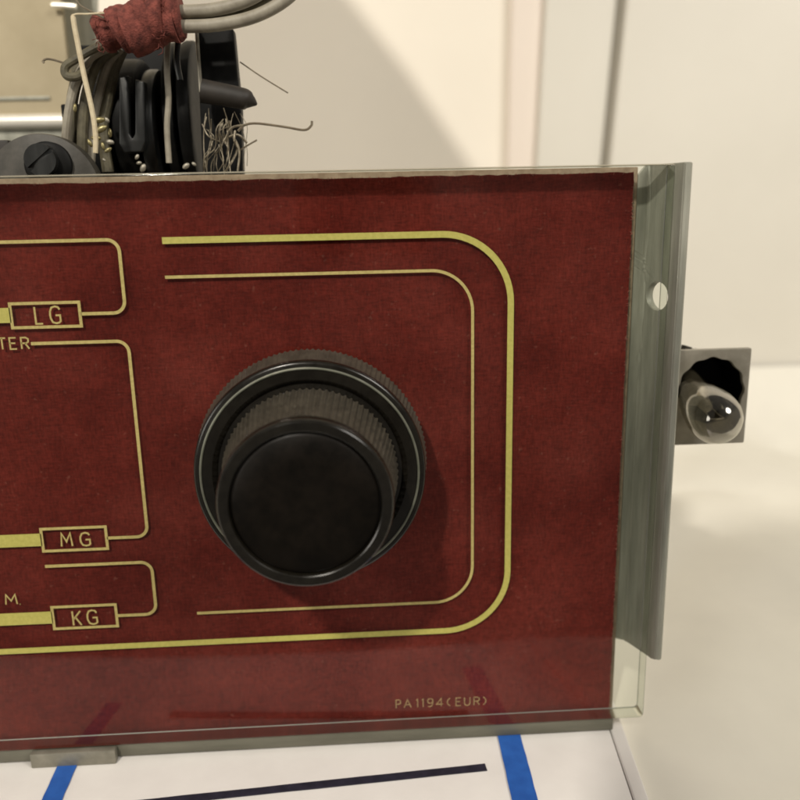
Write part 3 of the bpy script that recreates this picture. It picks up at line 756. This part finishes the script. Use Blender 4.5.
def slantbox(name, tl, tr, bl, br, y0, y1, m, parent, bevel=.0012):
    """upright board whose left/right edges pass the given photo columns at rows 0 and 165"""
    bm = bmesh.new(); vs = []
    def xs(p0, p1, Z):
        a, b = at(p0, 0, y0), at(p1, 165, y0); f = (Z-a.z)/(b.z-a.z); return a.x+(b.x-a.x)*f
    Zs = (TT+.0006, .45)
    for y in (y0, y1):
        vs.append([bm.verts.new((xs(tl, bl, Zs[0]), y, Zs[0])), bm.verts.new((xs(tr, br, Zs[0]), y, Zs[0])), bm.verts.new((xs(tr, br, Zs[1]), y, Zs[1])), bm.verts.new((xs(tl, bl, Zs[1]), y, Zs[1]))])
    bm.faces.new(vs[0]); bm.faces.new(vs[1][::-1])
    for k in range(4): bm.faces.new((vs[0][k], vs[1][k], vs[1][(k+1) % 4], vs[0][(k+1) % 4]))
    bev(bm, bevel, 3)
    return bm_obj(name, bm, m, parent)
slantbox('casing_moulding', 511, 545, 507, 536, WY-.005, WY-.0002, M['bevelm'], frame, .002)
slantbox('casing_board', 545.5, 617, 536.5, 601, WY-.008, WY-.0003, M['trim'], frame, .0015)
slantbox('gap_strip', 616, 630, 600, 613, WY-.0022, WY-.0004, M['groove'], frame, .0003)
slantbox('door_leaf', 627, 1150, 610, 1150, WY-.007, WY-.0005, M['trim'], frame, .0015)

# ================================================================== the phone taking the picture (its dark bulk shades the table at the right)
phone = thing('smartphone', 'dark smartphone held upright in front of the radio, its lens facing the dial', 'phone', (.013, -.166, .100))
pts = rounded([(-.021, .100), (.048, .100), (.048, .256), (-.021, .256)], [.012, .012, .033, .033], 10)
prism('phone_body', pts, .008, -.170, M['black'], phone, bevel=.002)
lathe('camera_lens', [(0, -.1618), (.006, -.1618), (.006, -.1606), (.0048, -.1604), (.0044, -.1610), (0, -.1612)], .0, ZC, M['gunmetal'], phone, n=40)

# ================================================================== light
def area(name, loc, target, size, power, color, shape='DISK'):
    l = bpy.data.lights.new(name, 'AREA'); l.shape = shape; l.size = size; l.energy = power; l.color = color
    o = bpy.data.objects.new(name, l); COL.objects.link(o); o.location = loc
    o.rotation_euler = (Vector(target)-Vector(loc)).to_track_quat('-Z', 'Y').to_euler()
    return o
tgt = Vector((.03, .1, .08))
key = area('room_lamp', LAMP, tgt, .062, 10.6, (1, .93, .82))
fill = area('right_fill', (.80, -.75, .88), (0, .05, .05), .50, 10.2, (1, .95, .87))  # added fill from the right, no ceiling lamp there
side = area('side_fill', (-1.25, -.85, .27), (.02, .08, .06), .55, 5.5, (1, .95, .86))  # added soft fill that lifts the bracket, not a real lamp
W = bpy.data.worlds.new('World'); S.world = W; W.use_nodes = True
bg = W.node_tree.nodes['Background']; bg.inputs[0].default_value = (1, .92, .82, 1); bg.inputs[1].default_value = .135

# ================================================================== camera
cam = bpy.data.cameras.new('camera'); co = bpy.data.objects.new('camera', cam); COL.objects.link(co)
cam.sensor_width = 36; cam.lens = 36; cam.clip_start = .01; cam.clip_end = 50
def w3(v): return Vector((v.x, v.z, v.y))       # (lateral, up, depth) -> world
right = w3(RM @ Vector((1, 0, 0))); up = w3(RM @ Vector((0, 1, 0))); fwd = w3(RM @ Vector((0, 0, 1)))
co.matrix_world = Matrix(((right.x, up.x, -fwd.x, 0), (right.y, up.y, -fwd.y, -D), (right.z, up.z, -fwd.z, ZC), (0, 0, 0, 1)))
cam.dof.use_dof = True; cam.dof.focus_distance = .160; cam.dof.aperture_fstop = 13
S.camera = co
S.view_settings.view_transform = 'Standard'; S.view_settings.look = 'None'; S.view_settings.exposure = 0; S.view_settings.gamma = 1
S.cycles.use_denoising = True
S.cycles.max_bounces = 12; S.cycles.transparent_max_bounces = 24
S.cycles.filter_width = 1.8
